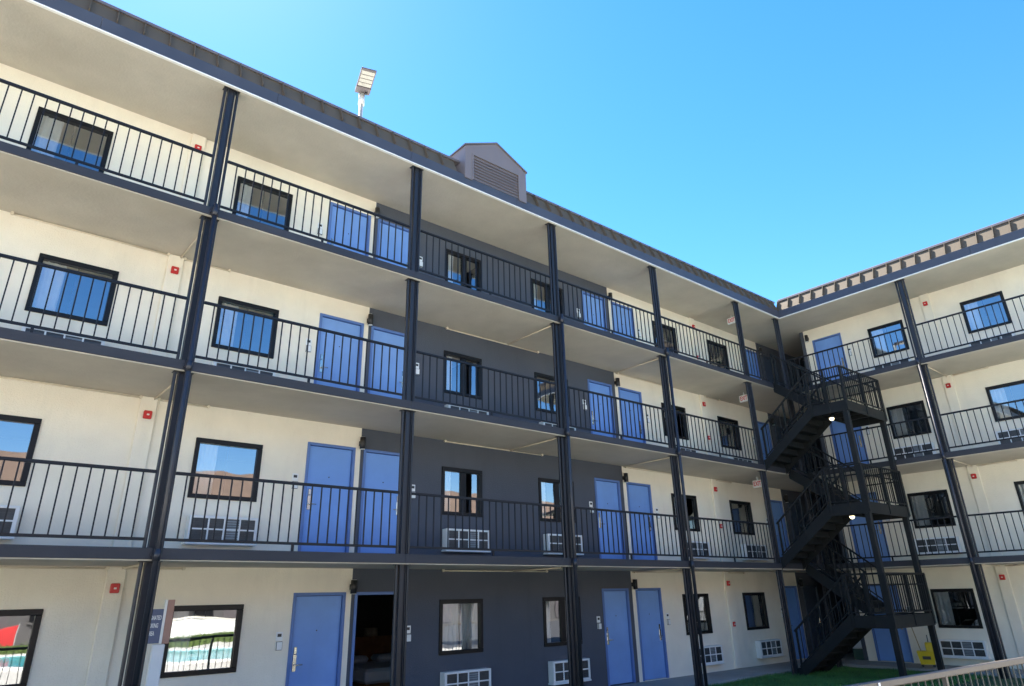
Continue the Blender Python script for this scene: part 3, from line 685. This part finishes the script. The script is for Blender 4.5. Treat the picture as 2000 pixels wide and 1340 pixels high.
MB().box(-0.10, 0.10, -0.1935, -0.18, 0.20, 0.28, BLACK, 0.004).build('warning_label', None, bk)
MB().tube([(0.11, 0.17, 0.5), (0.11, 0.21, 0.8)], 0.012, BLACK, 8).build('wringer_handle', None, bk)
for x in (-0.14, 0.14):
    for y in (-0.12, 0.12): MB().tube([(x, y-0.015, 0.035), (x, y+0.015, 0.035)], 0.035, BLACK, 12).build('castor', None, bk)
mp = empty('mop', (20.0, -1.76, 0.1), 0, 'mop with long thin handle standing in the yellow bucket', 'mop')
MB().tube([(0, 0, 0.05), (-0.05, 0.22, 1.40)], 0.013, WOODH, 8).build('handle', None, mp)
mh = MB()
for i in range(22):
    a = i*0.9; mh.tube([(0, 0, 0.09), (0.05*math.cos(a), 0.05*math.sin(a), 0.04), (0.09*math.cos(a), 0.07*math.sin(a), -0.02)], 0.012, CURTAIN, 5)
mh.build('mop_head', None, mp)
bn = empty('waste_bin', (21.15, 0.55, -0.04), R(10), 'white and dark green bin by the dark corner passage', 'bin')
MB().box(-0.17, 0.17, -0.17, 0.17, 0, 0.30, GREENP, 0.02).build('bin_base', None, bn); MB().box(-0.175, 0.175, -0.175, 0.175, 0.305, 0.55, WHITE, 0.03).build('bin_body', None, bn); MB().box(-0.15, 0.15, -0.15, 0.15, 0.555, 0.64, GREENP, 0.03).build('bin_lid', None, bn)

# ------------------------------------------------------------------ pool fence
def fy(x): return -6.93-0.07*(x-4.95)
FX0, FX1 = -8.0, 16.6; fang = math.atan(-0.07)
pf = empty('pool_fence', (4.95, -6.93, -0.12), fang, 'brown-grey metal fence with flat top rail in the foreground', 'fence')
L0, L1 = (FX0-4.95), (FX1-4.95)
MB().box(L0, L1, -0.028, 0.028, 1.165, 1.24, FENCEM, 0.012).build('top_rail', None, pf); MB().box(L0, L1, -0.016, 0.016, 0.13, 0.165, FENCEM, 0.004).build('bottom_rail', None, pf)
bmh = boxmesh(0.013, 0.013, 1.02, FENCEBAL); x = L0+0.06; i = 0
while x < L1:
    if i % 17 == 9: box('post', x-0.025, x+0.025, -0.025, 0.025, -0.1, 1.184, FENCEM, pf)
    else: link('baluster', bmh, pf, (x, 0, 0.675))
    x += 0.16; i += 1
MB().box(0.62, 0.66, -0.036, -0.029, 1.19, 1.225, WHITE, 0.002).build('rail_bracket', None, pf)

# ------------------------------------------------------------------ things behind the camera, seen mirrored in the windows
def ring(n, s=1.0):
    out = []
    for i in range(n):
        t = 2*math.pi*i/n; r = 1+0.12*math.sin(2*t+0.6)+0.07*math.cos(3*t)
        out.append((7.0+s*8.0*r*math.cos(t), -19.6+s*4.6*r*math.sin(t)))
    return out
pr = ring(48)
pw = empty('swimming_pool', (7.0, -19.6, -0.16), 0, 'turquoise swimming pool mirrored in the ground-floor window glass', 'pool')
def rel(p, z): return (p[0]-7.0, p[1]+19.6, z)
b = MB(); b.prism([rel(p, 0.004) for p in pr], (0, 0, 0.01), POOLTILE); b.build('basin', None, pw)
b = MB(); b.prism([rel(p, 0.05) for p in pr], (0, 0, 0.006), WATER); b.build('water', None, pw)
po = ring(48, 1.07); b = MB(); k = b.mi(WHITETRIM)
for i in range(48):
    j = (i+1) % 48; A, B, C, E_ = pr[i], pr[j], po[j], po[i]
    b.prism([rel(A, 0.0), rel(B, 0.0), rel(C, 0.0), rel(E_, 0.0)], (0, 0, 0.09), WHITETRIM)
b.build('coping', None, pw)
hg = empty('hedge', (8, -27.6, -0.16), 0, 'low clipped green hedge mirrored behind the pool', 'hedge')
b = MB(); b.box(-16, 16, -0.25, 0.25, 0, 0.5, HEDGE)
b.build('hedge_core', None, hg); b = MB(); rnd = random.Random(3)
for i in range(6000):
    x, y, z = rnd.uniform(-16, 16), rnd.uniform(-0.3, 0.32), rnd.uniform(0, 0.58); v = Vector((rnd.uniform(-1, 1), rnd.uniform(-1, 1), rnd.uniform(-.5, 1))).normalized()*0.06; u = v.cross(Vector((rnd.random(), rnd.random(), 1))).normalized()*0.03; c = Vector((x, y, z))
    b.poly([c, c+v+u, c+v*1.6, c+v-u])
lv = b.build('leaves', HEDGE, hg); lv['kind'] = 'stuff'
ww = empty('garden_wall', (11.0, -30.5, -0.16), 0, 'sunlit white garden wall mirrored behind the hedge', 'wall')
MB().box(-6.5, 2.2, 0, 0.2, 0, 1.15, WHITETRIM, 0.01).build('wall_body', None, ww); MB().box(-6.55, 2.25, -0.04, 0.24, 1.15, 1.23, CREAM, 0.01).build('wall_cap', None, ww)
ob = empty('opposite_building', (2, -34, -0.16), 0, 'tan two-storey building with brown tiled roof mirrored in the second-floor windows', 'building')
MB().box(-22, 46, -9, 0, 0, 6.0, FARGREY).build('wall', None, ob)
rf = MB(); rf.prism([(-22.8, 1.2, 5.7), (-22.8, -4.8, 11.2), (-22.8, -10.2, 5.7)], (69.6, 0, 0), TILE); rf = rf.build('roof', None, ob)
for i in range(16):
    x = -20+4.2*i
    for z in (1.0, 4.0):
        wn = MB().box(x, x+1.6, 0.001, 0.06, z, z+1.3, FARGREY).build('window', None, ob); box('pane', x+0.1, x+1.5, 0.06, 0.07, z+0.1, z+1.2, BLACKF, wn)
    MB().box(x+2.2, x+3.2, 0.001, 0.08, 0.3, 2.4, BRONZE).build('door', None, ob)
for (px_, py_) in ((-0.6, -25.5),):
    u = empty('parasol', (px_, py_, -0.16), 0, 'open red parasol mirrored in the leftmost ground-floor window', 'parasol')
    MB().tube([(0, 0, 0), (0, 0, 2.7)], 0.03, GALV, 10).build('pole', None, u)
    b = MB(); n = 8; top = Vector((0, 0, 2.75)); rim = [Vector((1.5*math.cos(2*math.pi*i/n), 1.5*math.sin(2*math.pi*i/n), 2.2)) for i in range(n)]
    for i in range(n): b.poly([top, rim[i], rim[(i+1) % n]]); b.poly([rim[i], rim[(i+1) % n], rim[(i+1) % n]-Vector((0, 0, 0.2)), rim[i]-Vector((0, 0, 0.2))])
    b.build('canopy', REDCLOTH, u)
    MB().tube([(0, 0, 0), (0, 0, 0.08)], 0.3, FARGREY, 16).build('base', None, u)
sc = empty('red_screen', (1.0, -28.4, -0.16), 0, 'red privacy screen mirrored in the leftmost ground-floor window', 'screen')
MB().box(-1.4, 1.0, 0, 0.06, 0.35, 1.15, REDCLOTH, 0.01).build('fabric', None, sc)
for x in (-1.4, 0.97): box('post', x, x+0.05, 0.061, 0.11, 0, 1.2, GALV, sc)

# ------------------------------------------------------------------ grass blades near the visible strip
rnd = random.Random(11); vs_, fs_ = [], []
for i in range(42000):
    x = rnd.uniform(11.0, 19.3); y = rnd.uniform(-3.6, 0.58)
    y = min(y, 0.52+0.05*math.sin(x*3.1)+0.03*math.sin(x*11))
    if x > 18.95 and y > -2.2: continue
    z = -0.10+0.025*math.sin(x*1.7+y)*math.sin(y*1.3)+0.012*math.sin(x*5.1)*math.cos(y*4.3)-0.004
    h = rnd.uniform(0.035, 0.085); a = rnd.uniform(0, 6.283); w2 = 0.006; lx, ly = rnd.gauss(0, 0.025), rnd.gauss(0, 0.025)
    q = len(vs_); vs_ += [(x-w2*math.cos(a), y-w2*math.sin(a), z), (x+w2*math.cos(a), y+w2*math.sin(a), z), (x+lx, y+ly, z+h)]; fs_.append((q, q+1, q+2))
me = bpy.data.meshes.new('grass_blades'); me.from_pydata(vs_, [], fs_); me.materials.append(material('grass_leaf', (0.065, 0.17, 0.03), 0.6, 0.45, 1.2))
tag(link('grass', me), 'short green grass beside the walkway and under the stair', 'grass', kind='stuff')
